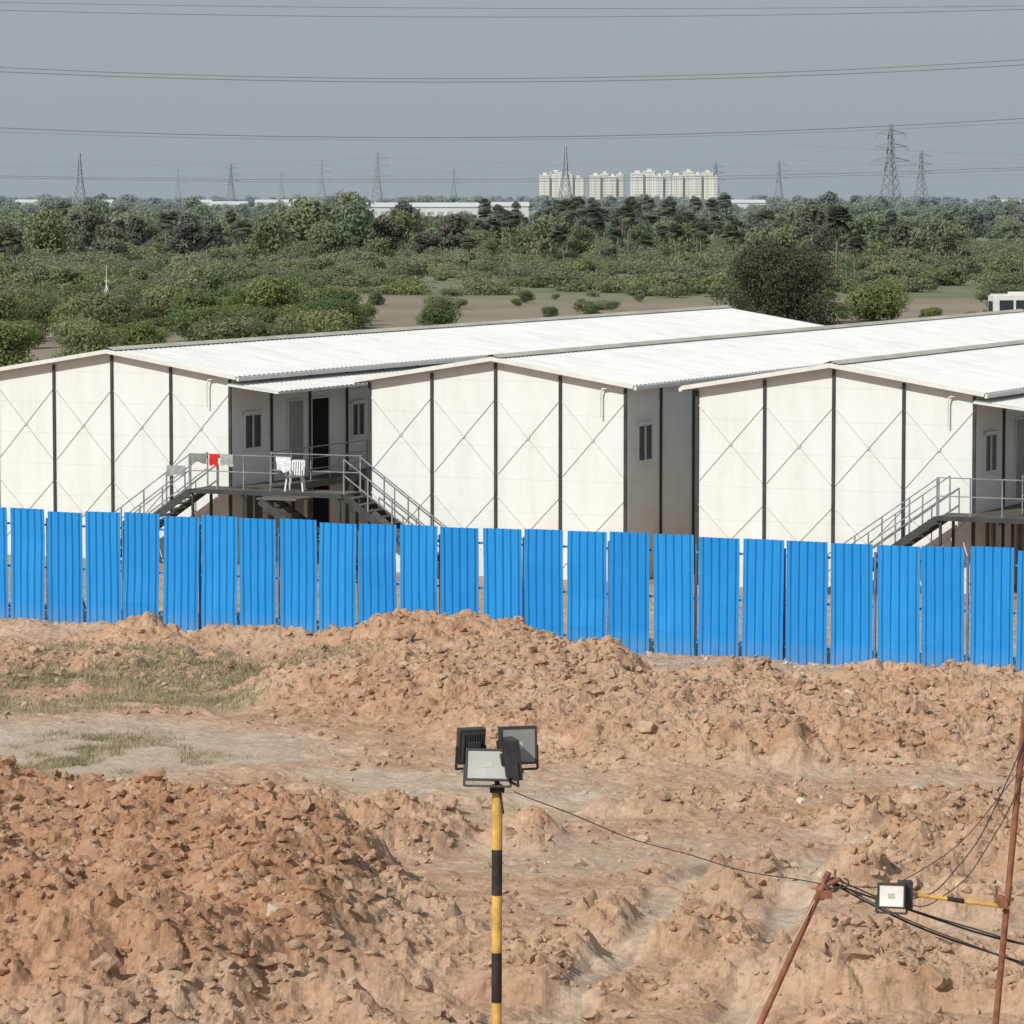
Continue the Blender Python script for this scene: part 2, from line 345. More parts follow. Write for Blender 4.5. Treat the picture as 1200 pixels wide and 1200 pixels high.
def building(s0,balcony,ln=LN):
    e=empty('prefab_building',loc(s0),-PHI)
    m=MB()
    A=[(0,0,-.1),(W,0,-.1),(W,0,E),(W/2,0,E+RZ),(0,0,E)]; B=[(x,ln,z) for x,_,z in A]
    m.add(A+B,[(0,1,2,3,4),(9,8,7,6,5),(1,6,7,2),(0,4,9,5),(0,5,6,1)]); m.obj('walls',[mw],e)
    p=MB()
    for k in range(5):
        x=k*W/4; zt=E+RZ*(1-abs(x-W/2)/(W/2))-.1
        a,b_=(x-.04,x+.04) if 0<k<4 else ((-.03,.06) if k==0 else (W-.06,W+.03))
        p.box(a,b_,-.06,-.003,0,zt)
        p.box(a,b_,ln+.003,ln+.07,0,zt)
    t=2.5
    while t<ln:
        for xx in ((W+.003,W+.06),(-.06,-.003)): p.box(xx[0],xx[1],t-.045,t+.045,0,E-.08)
        t+=2.5
    p.obj('steel_posts',[msteel],e)
    x=MB()
    for k in range(4):
        a=k*W/4+.06;b_=(k+1)*W/4-.06
        for (z0,z1) in ((3.0,5.15),(.35,2.35)):
            x.bar((a,-.012,z0),(b_,-.012,z1),.022); x.bar((a,-.036,z1),(b_,-.036,z0),.022)
            x.box((a+b_)/2-.04,(a+b_)/2+.04,-.052,-.048,(z0+z1)/2-.04,(z0+z1)/2+.04)
    x.obj('cross_braces',[mbr],e)
    r=MB(); ov=.35; sl=RZ/(W/2); zo=.05
    sheet_roof(r,-ov,E-ov*sl+zo,W/2-.003,E+RZ+zo,-.3,ln+.3,mi=1)
    sheet_roof(r,W/2+.003,E+RZ+zo,W+ov,E-ov*sl+zo,-.3,ln+.3)
    r.add([(W/2-.25,-.32,E+RZ+.04+zo-.25*sl+.01),(W/2,-.32,E+RZ+.1+zo),(W/2+.25,-.32,E+RZ+.05+zo-.25*sl),(W/2-.25,ln+.3,E+RZ+.05+zo-.25*sl),(W/2,ln+.3,E+RZ+.1+zo),(W/2+.25,ln+.3,E+RZ+.05+zo-.25*sl)],[(0,1,4,3),(1,2,5,4)],1)
    r.obj('roof',[mr,mrd],e)
    f=MB()
    for sgn in (0,1):
        xa,xb=(-ov,W/2) if sgn==0 else (W+ov,W/2)
        za,zb=E-ov*sl+zo-.03,E+RZ+zo-.03
        f.bar((xa,-.325,za),(xb,-.325,zb),.035,.12)
    f.box(W+ov+.003,W+ov+.09,-.3,ln+.3,E-ov*sl-.08,E-ov*sl+.03); f.box(-ov-.09,-ov-.003,-.3,ln+.3,E-ov*sl-.08,E-ov*sl+.03)
    f.obj('fascia_and_gutter',[mtrim],e)
    w=MB()
    for fl in (2.45,0.05):
        t=0; k=0
        while t<ln-2.5:
            if balcony: kind='wdowwdwo'[k%8]
            else: kind='wnnn'[k%4] if fl>1 else 'n'
            if k==3 and balcony: window(w,W,t+.3,t+1.2,fl+.95,fl+2.05)
            elif kind=='w': window(w,W,t+.75,t+1.85,fl+.95,fl+2.05)
            if kind in 'do':
                y0=t+(1.0 if kind=='d' else -.12+.15)
                wd=1.0 if kind=='d' else 1.2
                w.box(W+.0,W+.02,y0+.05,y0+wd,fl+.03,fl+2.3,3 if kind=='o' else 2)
                for (a,b2,c_,d_) in ((y0,y0+.05,fl+.03,fl+2.35),(y0+wd,y0+wd+.05,fl+.03,fl+2.35),(y0+.05,y0+wd,fl+2.3,fl+2.35)): w.box(W,W+.065,a,b2,c_,d_,1)
            window(w,0,t+.75,t+1.85,fl+1.0,fl+2.05,-1) if k%2==0 else None
            t+=2.5;k+=1
    w.obj('windows_and_doors',[mglass,mframe,mdoor,mdark],e)
    g=MB(); xx=W-.75
    pts=[(xx+.35,-.1,E-.1),(xx+.05,-.12,E-.12),(xx,-.14,E-.25),(xx,-.14,E-.95)]
    for a,b_ in zip(pts,pts[1:]): g.bar(a,b_,.045,n=8)
    g.obj('vent_pipe',[mframe],e)
    if balcony:
        k=MB(); bw=1.35
        k.box(W+.07,W+bw,0,ln,2.28,2.36); k.box(W+bw,W+bw+.05,0,ln,2.2,2.4)
        t=0.
        while t<ln: k.box(W+bw-.1,W+bw-.0,t,t+.08,0,2.28); t+=2.5
        k.obj('walkway_deck',[mdeck],e)
        q=MB(); t=.0
        while t<ln: q.box(W+bw,W+bw+.03,t,t+.03,2.41,3.42); t+=1.25
        for z in (2.75,3.08,3.42): q.box(W+bw-.003,W+bw+.033,0,ln,z,z+.03)
        q.obj('walkway_railing',[mrail],e)
        cn=MB(); sheet_roof(cn,W+.02,E-.22,W+1.75,E-.42,-.25,ln)
        t=2.5
        while t<ln: cn.bar((W+.06,t,E-.75),(W+1.5,t,E-.45),.035); t+=2.5
        cn.obj('canopy',[mtrim],e)
    return e
S1=-4.67-W; S3=10.42
building(S1,True); building(0,False); building(S3,True); building(S3+W+4.67,False)

def stair(m,rl,x0,z0,dirx,y0,y1,rail=(True,True)):
    n=13; run=.262*dirx; rise=z0/n
    for k in range(n):
        xa=x0+k*run; xb=xa+run*1.08; z=z0-(k+.6)*rise
        m.box(min(xa,xb),max(xa,xb),y0+.05,y1-.05,z-.03,z,0)
    xe=x0+n*run
    for y in (y0,y1): m.bar((x0,y,z0-.08),(xe,y,-.02),.05,.2,1)
    for y,on in zip((y0,y1),rail):
        if not on: continue
        for h in (.55,1.02): rl.bar((x0,y,z0+h),(xe,y,h),.032)
        for k in range(0,n+1,3): xx=x0+k*run; zz=z0-k*rise; rl.bar((xx,y,zz-.02),(xx,y,zz+1.02),.035)
def landing(s,gap,right=True):
    e=empty('steel_staircase',loc(s),-PHI); m=MB(); rl=MB()
    L=2.38
    m.box(-.55,gap-.1,-1.55,-.36,L-.05,L,0); m.box(-.55,gap-.1,-1.62,-1.553,L-.12,L+.01,1); m.box(-.55,gap-.1,-.353,-.30,L-.12,L-.0,1)
    m.box(.1,1.4,-.30,-.01,L-.05,L,0)
    for xx in (-.5,1.2,2.9,gap-.25):
        for y in (-1.55,-.45): m.box(xx,xx+.07,y,y+.07,0,L-.13,1)
    stair(m,rl,-.56,L,-1,-1.55,-.45)
    for xx in np.arange(-.5,gap-1.7,.9): rl.bar((xx,-1.58,L),(xx,-1.58,L+1.05),.035)
    for h in (.55,1.05): rl.bar((-.55,-1.58,L+h),(gap-2.2,-1.58,L+h),.03); rl.bar((1.5,-.33,L+h),(gap-.1,-.33,L+h),.03)
    if right:
        stair(m,rl,gap-.08,L,1,-1.5,-.45)
        m.box(gap-2.3,gap-1.0,-2.75,-1.63,L-.14,L-.09,0)
        stair(m,rl,gap-2.2,L-.1,1,-2.75,-1.75,(False,False))
    m.obj('deck_and_flights',[mdeck,msteel],e); rl.obj('railings',[mrail],e); return e
landing(-4.67,4.67); landing(S3+W,4.67)

# laundry
def cloth(name,s,t,z,w,h,col):
    m=MB(); nx_,nz=9,7; vs=[]
    for b_ in range(nz):
        for a in range(nx_):
            u=a/(nx_-1)*w; q=b_/(nz-1)
            vs.append((u+.03*math.sin(q*5+s)*q,-.05-.06*math.sin(a*1.9+s*3)*q,-q*h*(1+.12*math.sin(a*.9+s))))
    fs=[(b_*nx_+a,b_*nx_+a+1,(b_+1)*nx_+a+1,(b_+1)*nx_+a) for b_ in range(nz-1) for a in range(nx_-1)]
    o=len(vs); vs+=[(v[0],.05,v[2]-.12) for v in vs[:nx_]]; fs+=[(a,a+1,o+a+1,o+a) for a in range(nx_-1)]
    m.add(vs,fs); ob=m.obj(name,[simple(name+'_mat',col,.9,0,.25,5)],None,True)
    p=loc(s,t); ob.location=(p.x,p.y,z); ob.rotation_euler=(0,0,-PHI)
L=2.38+1.07
cloth('red_towel',-4.5,-1.6,L,.34,.36,(.6,.03,.03)); cloth('gray_shirt',-4.1,-1.6,L,.42,.34,(.36,.38,.38))
cloth('green_towel',-5.18,-1.6,L-.02,.6,.26,(.22,.26,.23)); cloth('striped_shawl',-5.95,-1.6,L-.38,.62,.3,(.33,.35,.35))
e=empty('plastic_chair',loc(-1.95,-1.0)+Vector((0,0,2.385)),-PHI+.3); m=MB()
m.add([(-.24,-.22,.43),(.24,-.22,.43),(.21,.22,.41),(-.21,.22,.41),(-.24,-.22,.46),(.24,-.22,.46),(.21,.22,.44),(-.21,.22,.44)],[(0,3,2,1),(4,5,6,7),(0,1,5,4),(1,2,6,5),(2,3,7,6),(3,0,4,7)])
for sx_ in (-1,1):
    m.bar((sx_*.22,-.2,.43),(sx_*.27,-.26,0),.045); m.bar((sx_*.19,.2,.43),(sx_*.24,.28,0),.045)
    m.bar((sx_*.25,-.2,.66),(sx_*.23,.24,.68),.045,.03); m.bar((sx_*.25,-.2,.45),(sx_*.25,-.2,.66),.04)
    m.bar((sx_*.2,.21,.44),(sx_*.21,.32,.86),.045)
for q in range(5): m.bar((-.14+q*.07,.215,.45),(-.14+q*.07,.32,.84),.045,.02)
m.bar((-.22,.325,.86),(.22,.325,.86),.04,.07); m.obj('shell',[mframe],e)
cloth('white_towel',-2.25,-1.6,L-.02,.5,.42,(.72,.73,.74))

# ------------------------------------------------------------ foliage
HAZE_COL=(.39,.445,.465)  # airlight tint painted into leaf colour, stronger with growing world Y
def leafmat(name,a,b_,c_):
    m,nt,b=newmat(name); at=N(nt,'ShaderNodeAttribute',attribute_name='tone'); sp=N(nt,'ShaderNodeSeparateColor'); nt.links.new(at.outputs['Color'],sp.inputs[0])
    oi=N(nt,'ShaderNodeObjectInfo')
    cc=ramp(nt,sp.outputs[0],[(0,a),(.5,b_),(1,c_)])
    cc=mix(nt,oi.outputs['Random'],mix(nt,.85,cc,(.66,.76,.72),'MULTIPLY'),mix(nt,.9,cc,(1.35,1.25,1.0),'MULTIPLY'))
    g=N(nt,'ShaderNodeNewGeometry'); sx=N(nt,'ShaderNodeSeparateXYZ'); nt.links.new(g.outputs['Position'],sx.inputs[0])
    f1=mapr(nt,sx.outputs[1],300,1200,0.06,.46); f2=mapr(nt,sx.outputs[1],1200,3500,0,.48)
    cc=mix(nt,math_(nt,'ADD',f1,f2),cc,HAZE_COL)
    nt.links.new(cc,b.inputs['Base Color']); b.inputs['Roughness'].default_value=.7
    tr=N(nt,'ShaderNodeBsdfTranslucent'); nt.links.new(cc,tr.inputs[0]); ms=N(nt,'ShaderNodeMixShader'); ms.inputs[0].default_value=.35
    out=[n for n in nt.nodes if n.type=='OUTPUT_MATERIAL'][0]
    nt.links.new(b.outputs[0],ms.inputs[1]); nt.links.new(tr.outputs[0],ms.inputs[2]); nt.links.new(ms.outputs[0],out.inputs[0])
    return m
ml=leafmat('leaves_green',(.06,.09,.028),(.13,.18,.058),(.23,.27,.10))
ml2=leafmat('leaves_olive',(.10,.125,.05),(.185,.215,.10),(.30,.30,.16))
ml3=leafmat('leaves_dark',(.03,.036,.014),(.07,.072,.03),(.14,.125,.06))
mbark=simple('bark',(.18,.155,.13),.95,0,.3,3)
def tree_mesh(name,seed,h,w,nl,leaf,mat,base=.18,nlobe=12):
    r=np.random.RandomState(seed); m=MB()
    fork=(r.uniform(-.1,.1)*w,r.uniform(-.1,.1)*w,h*(base+.12)); m.bar((0,0,-.3),fork,.05*w+.08,n=7,r2=.7)
    cs=[]
    for k in range(nlobe):
        a=r.rand()*6.28; rr=math.sqrt(r.rand())*.36*w; z=h*(base+.12+(.80-base)*r.rand()**.8); rr*=1-.55*max(0,(z/h-.55)/.45)
        R0=r.uniform(.13,.24)*w; cs.append((rr*math.cos(a),rr*math.sin(a),min(z,h-R0*.7),R0))
        m.bar(fork,cs[-1][:3],.035*w+.04,n=5,r2=.25)
    nt_=len(m.v)
    c=np.array(cs); pr=c[:,3]**2; pr/=pr.sum(); idx=r.choice(nlobe,nl,p=pr)
    d=r.normal(size=(nl,3)); d/=np.linalg.norm(d,axis=1)[:,None]
    rad=c[idx,3]*(r.rand(nl)**.4*1.0+.25*r.rand(nl)**2); P=c[idx,:3]+d*rad[:,None]*np.array([1.15,1.15,.85])
    P[:,2]=np.maximum(P[:,2],.1)
    nrm=d+r.normal(0,.55,(nl,3)); nrm/=np.linalg.norm(nrm,axis=1)[:,None]
    t1=np.cross(nrm,r.normal(size=(nl,3))); t1/=np.linalg.norm(t1,axis=1)[:,None]; t2=np.cross(nrm,t1)
    L_=leaf*r.uniform(.6,1.4,nl)[:,None]
    Q=np.stack([P-t1*L_,P-t2*L_*.45,P+t1*L_,P+t2*L_*.5],1)
    tone=np.clip(.25+.5*r.rand(nlobe)[idx]*.8+.3*r.rand(nl)+.15*(P[:,2]/h)-.1,0,1)
    V=np.concatenate([np.array(m.v),Q.reshape(-1,3)]); base_i=nt_
    me=bpy.data.meshes.new(name)
    faces=m.f+(np.arange(nl*4).reshape(-1,4)+base_i).tolist()
    me.from_pydata(V.tolist(),[],faces); me.materials.append(mbark); me.materials.append(mat)
    me.polygons.foreach_set('material_index',[0]*len(m.f)+[1]*nl)
    a=me.color_attributes.new('tone','FLOAT_COLOR','POINT'); T=np.zeros((len(V),4)); T[:,3]=1; T[nt_:,:3]=np.repeat(tone,4)[:,None]
    a.data.foreach_set('color',T.astype(np.float32).ravel()); me.update(); return me
mlp=leafmat('palm_leaves',(.04,.052,.022),(.085,.10,.045),(.19,.19,.09))
def palm_mesh(name,seed,h,mat=mlp):
    r=np.random.RandomState(seed); m=MB(); bend=r.uniform(-.9,.9)
    p=[(bend*(k/5)**2,0,h*k/5-.3*(k==0)) for k in range(6)]
    for a,b_ in zip(p,p[1:]): m.bar(a,b_,.32,n=7,r2=.9)
    top=Vector(p[-1]); nf=62
    for k in range(nf):
        a=r.rand()*6.28; el=math.radians(r.uniform(-75,80)); L_=r.uniform(1.5,2.6)
        d=Vector((math.cos(a)*math.cos(el),math.sin(a)*math.cos(el),math.sin(el))); sd=d.cross(Vector((0,0,1))).normalized(); up=sd.cross(d)
        droop=Vector((0,0,-.45*L_))
        st=top+d*L_*.42
        m.bar(top,st,.07,mi=1)
        for q in range(11):
            an=math.radians(-100+200*q/10); v=(d*math.cos(an)+sd*math.sin(an)); tip=st+v*L_*.5+droop*.4+up*.1
            side=(sd*math.cos(an)-d*math.sin(an))*.13
            m.add([st,st+v*L_*.3+side,tip,st+v*L_*.3-side],[(0,1,2,3)],1)
    me=bpy.data.meshes.new(name); me.from_pydata(m.v,[],m.f); me.materials.append(mbark); me.materials.append(mat)
    me.polygons.foreach_set('material_index',m.m)
    at=me.color_attributes.new('tone','FLOAT_COLOR','POINT'); T=np.ones((len(m.v),4)); T[:,:3]=r.rand(len(m.v))[:,None]
    at.data.foreach_set('color',T.astype(np.float32).ravel()); me.update(); return me
def inst(me,name,x,y,s,sz=None,parent=None,z=0):
    o=bpy.data.objects.new(name,me); S.collection.objects.link(o); o.location=(x,y,z); o.scale=(s*random.uniform(.85,1.2),s*random.uniform(.85,1.2),sz or s)
    o.rotation_euler=(0,0,random.uniform(0,6.28)); o.parent=parent; return o
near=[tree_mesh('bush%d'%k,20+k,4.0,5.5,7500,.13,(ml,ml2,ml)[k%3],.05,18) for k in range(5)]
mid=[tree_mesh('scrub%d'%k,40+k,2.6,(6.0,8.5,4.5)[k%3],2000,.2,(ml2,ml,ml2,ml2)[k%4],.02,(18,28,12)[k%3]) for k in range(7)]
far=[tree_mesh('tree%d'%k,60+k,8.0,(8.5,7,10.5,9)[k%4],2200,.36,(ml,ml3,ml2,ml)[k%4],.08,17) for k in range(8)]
palms=[palm_mesh('palm%d'%k,80+k,(8.2,6.5,9)[k%3]) for k in range(6)]
e=empty('bushes')
for k in range(110):
    x=random.uniform(-62,-11); y=random.uniform(235,345)
    if x/y*4500+600>440 : continue
    s=random.uniform(.45,1.05); inst(random.choice(near),'bush',x,y,s,s*random.uniform(.7,1.1),e)
for k in range(60):
    y=random.uniform(330,420); x=random.uniform(-.17,.17)*y; s=random.uniform(.15,.45); inst(random.choice(near),'bush',x,y,s,s*.8,e)
e=empty('scrubland')
for k in range(3400):
    y=350+ (850-350)*random.random()**.8; x=random.uniform(-.2,.2)*y
    dens=vn(np.array([x/38.]),np.array([y/55.]),5)[0]
    if y<425 and (x>-.05*y) and random.random()<.93: continue
    if x>.10*y and y<480 and random.random()<.85: continue
    if dens<.30 and random.random()<.65: continue
    s=random.uniform(.3,1.15); inst(random.choice(mid),'scrub',x,y,s,s*random.uniform(.5,1.05),e)
e=empty('distant_trees')
for k in range(2300):
    y=600+ (2300-600)*random.random()**1.1; x=random.uniform(-.18,.18)*y
    dens=vn(np.array([x/70.]),np.array([y/120.]),9)[0]
    px=600+4500*x/y
    if dens<.45 and y<1500 and random.random()<.7: continue
    if x>.08*y and y<900 and random.random()<.8: continue
    if 560<px<890 and y<1000 and random.random()<.6: continue
    s=random.uniform(.35,.95)+.5*random.random()**4
    if 415<px<640 and y>950: s*=.55
    if 415<px<640 and y>1700: continue
    inst(random.choice(far),'tree',x,y,s,s*random.uniform(.75,1.15),e)
for k in range(800):
    y=2400+4200*random.random(); x=random.uniform(-.17,.17)*y; s=random.uniform(1.2,2.4)
    inst(random.choice(far),'tree',x,y,s,random.uniform(.6,1.7),e)
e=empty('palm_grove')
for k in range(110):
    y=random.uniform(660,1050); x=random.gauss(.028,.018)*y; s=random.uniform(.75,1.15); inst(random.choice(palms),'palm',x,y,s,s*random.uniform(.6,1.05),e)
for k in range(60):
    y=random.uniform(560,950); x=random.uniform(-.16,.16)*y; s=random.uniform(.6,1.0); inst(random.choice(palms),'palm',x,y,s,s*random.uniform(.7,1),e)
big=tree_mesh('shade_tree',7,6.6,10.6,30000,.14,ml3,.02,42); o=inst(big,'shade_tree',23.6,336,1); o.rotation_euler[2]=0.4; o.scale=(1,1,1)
bp=palm_mesh('palmyra',99,8.4,ml3); inst(bp,'palm_tree',40.3,478,1.15,1.0)
inst(bp,'palm_tree',44.5,500,.7,.6); inst(palms[1],'palm_tree',-62,480,.9,.9)
gt=tree_mesh('roadside_tree',8,3.6,5.2,8000,.13,ml,.05,16); inst(gt,'roadside_tree',32.6,345,1); inst(gt,'roadside_tree',-6.4,330,.62)

# ------------------------------------------------------------ distant buildings
mapt=simple('apartment_plaster',(.62,.615,.56),.8,0,.08,.02); mwin=simple('far_window',(.36,.38,.39),.4,0,.1)  # plaster and window colours paled to carry distance haze
def apartment(x,y,cols,hs,rz=.25):
    e=empty('apartment_tower',(x,y,0),rz); m=MB(); w=MB(); cx=0
    for k,(cw,h) in enumerate(zip(cols,hs)):
        y0=0 if k%2==0 else 4.0
        m.box(cx,cx+cw,y0,18,-1,h); m.box(cx+cw*.3,cx+cw*.7,6,12,h,h+3.2)
        m.box(cx-.2,cx+cw+.2,y0-.4,y0-.003,h-.9,h+.6)
        fl=3.0; z=2.0
        while z<h-1.5:
            for q in (cx+cw*.12,cx+cw*.34,cx+cw*.62,cx+cw*.82): w.box(q,q+1.3,y0-.06,y0-.01,z,z+1.5)
            z+=fl
        w.box(cx+cw*.50,cx+cw*.56,y0-.08,y0-.062,1,h-2)
        cx+=cw
    m.obj('blocks',[mapt],e); w.obj('windows',[mwin],e)
YA=4300
def ax_(px,Y_): return (px-600)*Y_/4500
apartment(ax_(632,YA),YA,(11,14,12,12),(36,39,37,33),-.1)
apartment(ax_(692,YA),YA+60,(12,9,9,8),(36,38,35,37),-.1)
apartment(ax_(737,YA),YA-40,(14,13,9,9),(38,40,35,38),-.1)
apartment(ax_(785,YA),YA+30,(15,12,9,13,5),(36,40,37,39,34),-.1)
mlow=simple('factory_wall',(.58,.60,.60),.8,0,.06,.05)
def longb(name,px,Y_,Lm,h,D=16,rz=.02):
    e=empty(name,(ax_(px,Y_),Y_,0),rz); m=MB(); w=MB(); m.box(0,Lm,0,D,-1,h); m.box(-.4,Lm+.4,-.5,D+.4,h,h+.5)
    m.add([(-.4,-.5,h+.5),(Lm+.4,-.5,h+.5),(Lm+.4,D/2,h+2.0),(-.4,D/2,h+2.0),(-.4,D+.4,h+.5),(Lm+.4,D+.4,h+.5)],[(0,1,2,3),(3,2,5,4),(0,3,4),(1,5,2)])
    q=2
    while q<Lm-4: w.box(q,q+2.6,-.08,-.01,h*.5,h*.72); q+=4.2
    m.obj('walls_and_roof',[mlow],e); w.obj('windows',[mwin],e)
longb('factory_building',430,1700,52,7.0); longb('factory_building',568,1750,20,7.2); longb('factory_building',845,2300,26,8)
for px,Y_,Lm,h in ((20,2500,14,8),(110,2400,12,8),(215,2450,18,8),(248,2350,22,7),(300,2500,26,8),(345,2400,12,8),(1150,2600,26,8)): longb('distant_house',px,Y_,Lm,h)

# ------------------------------------------------------------ transmission towers and lines
mpy=simple('galvanised_lattice',(.295,.335,.355),.6,0,.05,.1)  # haze put into the base colour, close to the sky tone
def pylon_mesh(h,th):
    m=MB(); b0=h*.085
    def wd(z):
        t=z/h
        return b0*(1-t/.62)+h*.024*(t/.62) if t<.62 else h*.024*(1-(t-.62)/.38*.6)
    lv=[0,.14,.27,.38,.48,.56,.62,.70,.78,.86,.93,1.0]; prev=None
    for t in lv:
        z=t*h; q=wd(z); c=[(q,q,z),(-q,q,z),(-q,-q,z),(q,-q,z)]
        for i_ in range(4): m.bar(c[i_],c[(i_+1)%4],th*.6)
        if prev:
            for i_ in range(4):
                m.bar(prev[i_],c[i_],th); m.bar(prev[i_],c[(i_+1)%4],th*.6); m.bar(prev[(i_+1)%4],c[i_],th*.6)
        prev=c
    for t,a in ((.60,.17),(.75,.15),(.89,.13)):
        z=t*h
        for sg in (-1,1):
            tip=(sg*a*h,0,z+.01*h)
            for y in (-1,1):
                q=wd(z); m.bar((sg*q,y*q,z),tip,th*1.0); m.bar((sg*q,y*q,z+.045*h),tip,th*.9)
            m.bar((sg*a*h,0,z),(sg*a*h,0,z-.04*h),th*.9)
    me=bpy.data.meshes.new('lattice'); me.from_pydata(m.v,[],m.f); me.materials.append(mpy); return me
pm=pylon_mesh(45,.38)
for px,top,Y_ in ((95,180,2600),(443,178,2600),(662,172,2500),(1042,146,2100),(210,196,4200),(272,192,4400),(331,200,5200),(378,188,4300),(532,197,4200),(838,190,4600),(1078,176,3900),(912,188,4500)):
    hz=11+(232-top)*Y_/4500; o=bpy.data.objects.new('transmission_tower',pm); S.collection.objects.link(o)
    o.location=(ax_(px,Y_),Y_,0); sc=hz/45; o.scale=(sc*1.35,sc*1.35,sc); o.rotation_euler=(0,0,random.choice((.15,.4,-.3,.25)))
mwire=simple('conductor',(.24,.26,.275),.6,0,.05)
def wire(name,pts,r,mat,parent=None):
    cu=bpy.data.curves.new(name,'CURVE'); cu.dimensions='3D'; cu.bevel_depth=r; cu.bevel_resolution=1
    s=cu.splines.new('POLY'); s.points.add(len(pts)-1)
    for p,q in zip(s.points,pts): p.co=(*q,1)
    cu.materials.append(mat); o=bpy.data.objects.new(name,cu); S.collection.objects.link(o); o.parent=parent; return o
e=empty('power_line')
for j,(yl,ym,yr,yy,rr) in enumerate(((5,12,9,400,.045),(14,22,13,405,.055),(80,93,71,400,.06),(85,97,77,404,.07),(150,161,139,400,.07),(155,164,144,404,.035),(206,210,196,420,.045),(208,213,199,700,.06))):
    k=4500/yy; hw=600/k; zl,zm,zr=[11+(232-q)/k for q in (yl,ym,yr)]
    A=(zl+zr)/2-zm; B_=(zr-zl)/2; ext=3.2
    pts=[(t*hw,yy,zm+B_*t+A*t*t) for t in np.linspace(-ext,ext,41)]
    wire('conductor_%d'%j,pts,rr,mwire,e)
for j,(a,b_,Y_,z0) in enumerate(((-1100,420,2600,38),(-1100,420,2620,30),(150,1300,2100,40),(150,1300,2110,32),(150,1300,2105,26))):
    pts=[]
    for t in np.linspace(0,1,60):
        x=a+(b_-a)*t; sag=6*(1-(2*((t*3)%1)-1)**2); pts.append((x,Y_,z0-sag))
    wire('far_conductor_%d'%j,pts,.09,mwire,e)

e=empty('radio_mast',(-34.8,330,0)); m=MB(); m.bar((0,0,0),(0,0,4.2),.14,n=8,r2=.6); m.bar((0,0,4.2),(0,0,5.2),.05,n=6)
m.bar((-.22,0,3.9),(.22,0,3.9),.05); m.bar((0,0,3.6),(.5,0,1.9),.05); m.bar((0,0,3.6),(-.5,0,1.9),.05)
m.box(-.45,.55,-.1,.1,1.7,2.0)
m.obj('mast',[mframe],e)
e=empty('bus',(39.2,313,0),.06); m=MB(); Lb=9
m.box(0,Lb,0,2.4,.45,3.05,0); m.box(.15,Lb-.15,.12,2.28,3.05,3.18,0); m.box(1.5,3.2,.6,1.8,3.18,3.36,0)
for q in range(6): m.box(.5+q*1.35,1.65+q*1.35,-.02,-.004,1.75,2.7,1)
m.box(-.02,-.004,.25,2.15,1.5,2.6,1)
for q in (1.6,7.0):
    m.bar((q,-.03,.48),(q,.3,.48),.96,n=16,mi=1); m.bar((q,2.1,.48),(q,2.43,.48),.96,n=16,mi=1)
m.obj('body',[mtrim,mglass],e)

# ------------------------------------------------------------ floodlight pole
my=simple('yellow_paint',(.58,.36,.10),.6,0,.3,9); mk=simple('black_paint',(.035,.03,.028),.6,0,.4,6)
mhous=simple('lamp_housing',(.05,.05,.052),.5,0,.25,6); mlens,nt,b=newmat('lamp_glass'); b.inputs['Roughness'].default_value=.2
tc=N(nt,'ShaderNodeTexCoord'); nt.links.new(ramp(nt,noise(nt,5,3,tc.outputs['Object']),[(.3,(.40,.41,.39)),(.7,(.50,.51,.49))]),b.inputs['Base Color'])
mled=simple('led_array',(.46,.455,.39),.4,0,.1,30)
def flood(parent,loc_,yaw,tilt,w=.40,h=.30,lens=mlens):
    m=MB(); d=.07
    m.box(-w/2,w/2,0,d,-h/2,h/2,0)
    for k in range(9): x=-w/2+.03+k*(w-.06)/8; m.box(x-.006,x+.006,d,d+.05,-h/2+.03,h/2-.03,0)
    for (a,b_,c_,e_) in ((-w/2,w/2,-h/2,-h/2+.018),(-w/2,w/2,h/2-.018,h/2),(-w/2,-w/2+.018,-h/2+.018,h/2-.018),(w/2-.018,w/2,-h/2+.018,h/2-.018)): m.box(a,b_,-.02,-.001,c_,e_,0)
    m.box(-w/2+.019,w/2-.019,-.008,-.002,-h/2+.019,h/2-.019,1)
    m.box(-w*.12,w*.12,-.011,-.0085,-h*.10,h*.10,2)
    m.bar((-w/2-.012,.035,0),(-w/2-.012,.035,-h/2-.05),.02,mi=0); m.bar((w/2+.012,.035,0),(w/2+.012,.035,-h/2-.05),.02,mi=0); m.bar((-w/2-.012,.035,-h/2-.05),(w/2+.012,.035,-h/2-.05),.02,mi=0)
    m.box(-.06,.06,d,d+.07,-.05,.06,0)
    o=m.obj('floodlight',[mhous,lens,mled],parent); o.location=loc_; o.rotation_euler=(tilt,0,yaw); return o
e=empty('floodlight_pole',(-.14,36,0)); m=MB(); z=5.47; k=0
m.bar((0,0,-.2),(0,0,.4),.13,n=16,mi=0)
bands=[.62,.44,.55,.48,.55,.48,.55,.48,.5,.3]; 
for q in bands:
    z1=max(.4,z-q); m.bar((-.03*(5.47-z)/3*.3,0,z),(-.03*(5.47-z1)/3*.3,0,z1),.10,n=16,mi=(k%2)); z=z1; k+=1
m.bar((0,0,5.47),(0,0,5.56),.05,n=10,mi=1); m.bar((-.2,0,5.56),(.25,0,5.6),.04,mi=1)
m.obj('post',[my,mk],e)
flood(e,(-.09,-.14,5.68),math.radians(-8),math.radians(-14),.42,.30)
flood(e,(.20,.02,5.84),math.radians(14),math.radians(-4),.36,.36,simple('lamp_glass_dim',(.27,.28,.27),.25))
flood(e,(-.26,.12,5.83),math.radians(200),math.radians(-8),.26,.34)
flood(e,(.16,-.1,5.74),math.radians(105),math.radians(-6),.36,.38)
m=MB(); m.bar((.02,-.06,5.42),(.06,-.06,5.2),.02,n=6); m.box(-.07,.07,-.07,.07,5.40,5.45); m.obj('clamp',[mk],e)

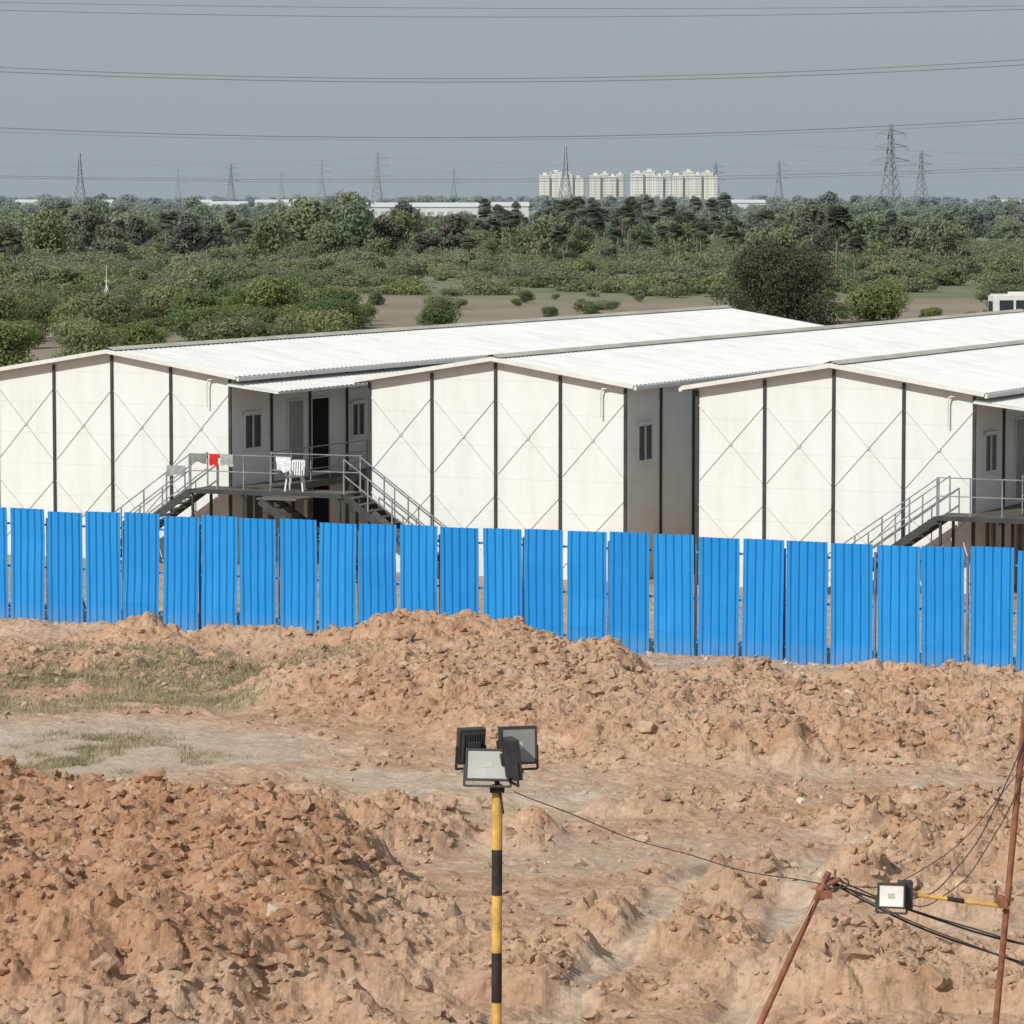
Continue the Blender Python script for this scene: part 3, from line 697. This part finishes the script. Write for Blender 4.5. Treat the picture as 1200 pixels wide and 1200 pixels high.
# ------------------------------------------------------------ rusty mast, lamp arm and cables
mrust=simple('rusty_pipe',(.24,.10,.06),.75,0,.4,9); mcab=simple('black_cable',(.05,.05,.05),.6)
e=empty('rusty_scaffold_mast'); m=MB()
m.bar((1.18,37.6,-.1),(3.17,38,4.28),.07,n=10,r2=.9); m.bar((3.05,38.0,4.1),(3.28,37.95,4.22),.05,n=8)
m.box(3.05,3.2,37.93,38.07,4.02,4.1); m.obj('legs',[mrust],e)
e=empty('cable_post'); m=MB(); m.bar((4.62,38,-.1),(5.2,38,6.9),.065,n=10); m.bar((4.9,37.9,3.98),(4.9,38.1,3.98),.11,n=8); m.obj('pipe',[mrust],e)
m=MB(); m.bar((3.86,37.95,4.08),(4.98,37.95,3.93),.045,n=8); m.bar((4.35,37.95,4.02),(4.52,37.95,3.99),.05,n=8,mi=1) ; m.obj('arm',[my,mk],e)
fl=flood(e,(3.78,37.82,4.07),math.radians(-12),math.radians(-5),.28,.25,simple('lamp_glass_white',(.75,.75,.72),.3))
m=MB(); m.box(3.86,4.0,37.86,38.0,3.93,4.2); m.obj('driver_box',[mhous],e)
def sagw(name,a,b_,sag,r,mat,n=24,par=None):
    a=Vector(a);b_=Vector(b_); pts=[]
    for t in np.linspace(0,1,n):
        p=a.lerp(b_,t); p.z-=sag*4*t*(1-t); p.z+=.012*math.sin(t*17+sag*40); pts.append(tuple(p))
    return wire(name,pts,r,mat,par)
ec=empty('electric_cables')
sagw('feed',(.02,35.95,5.42),(3.12,38,4.15),.12,.0055,mcab,par=ec)
sagw('c1',(3.15,38,4.2),(8,38.5,3.2),.28,.012,mcab,par=ec); sagw('c2',(3.15,38,4.18),(8,38.4,2.9),.35,.012,mcab,par=ec)
sagw('c3',(3.2,38,4.22),(8,38.4,3.0),.22,.009,mcab,par=ec); sagw('c4',(3.2,38,4.18),(7.5,38.2,2.7),.2,.007,mcab,par=ec)
sagw('c5',(5.15,37.95,5.75),(3.95,37.95,4.0),.42,.0065,mcab,par=ec); sagw('c6',(5.12,37.95,5.3),(3.97,37.95,3.95),.38,.006,mcab,par=ec)
sagw('c7',(5.12,37.98,5.4),(3.2,38,4.16),.45,.005,mcab,par=ec)
mrope=simple('nylon_rope',(.5,.42,.33),.9); sagw('guy_rope',(3.1,38,4.12),(.6,36.4,.02),.05,.006,mrope,par=ec)
pts=[(3.17+.07*math.cos(t)+.01*t,37.96,4.17+.05*math.sin(t)) for t in np.linspace(0,14,60)]
wire('coil',pts,.009,mcab,ec)

# ------------------------------------------------------------ light, sky, camera
tosun=Vector((-.62,-.75,0)).normalized()*math.cos(math.radians(38)); tosun.z=math.sin(math.radians(38))
ld=bpy.data.lights.new('sun','SUN'); ld.energy=3.7; ld.angle=math.radians(.8); ld.color=(1,.965,.90)
lo=bpy.data.objects.new('sun',ld); S.collection.objects.link(lo); lo.rotation_euler=(-tosun).to_track_quat('-Z','Y').to_euler(); lo.location=(-30,-20,60)
w=bpy.data.worlds.new('World'); S.world=w; w.use_nodes=True; nt=w.node_tree; bg=nt.nodes['Background']
sk=nt.nodes.new('ShaderNodeTexSky'); sk.sky_type='NISHITA'; sk.sun_disc=False; sk.sun_elevation=math.radians(38); sk.sun_rotation=math.atan2(-.62,-.75)%(2*math.pi); sk.dust_density=3; sk.air_density=1.2
nt.links.new(mix(nt,.88,sk.outputs[0],(3.62,4.2,4.55)),bg.inputs[0]); bg.inputs[1].default_value=.1
S.view_settings.view_transform='Standard'; S.view_settings.look='None'; S.view_settings.exposure=0
cd=bpy.data.cameras.new('camera'); cd.lens=135; cd.sensor_width=36; cd.clip_end=80000; cd.clip_start=1
co=bpy.data.objects.new('camera',cd); S.collection.objects.link(co); co.location=(0,0,11); co.rotation_euler=(math.radians(90-4.675),0,0); S.camera=co
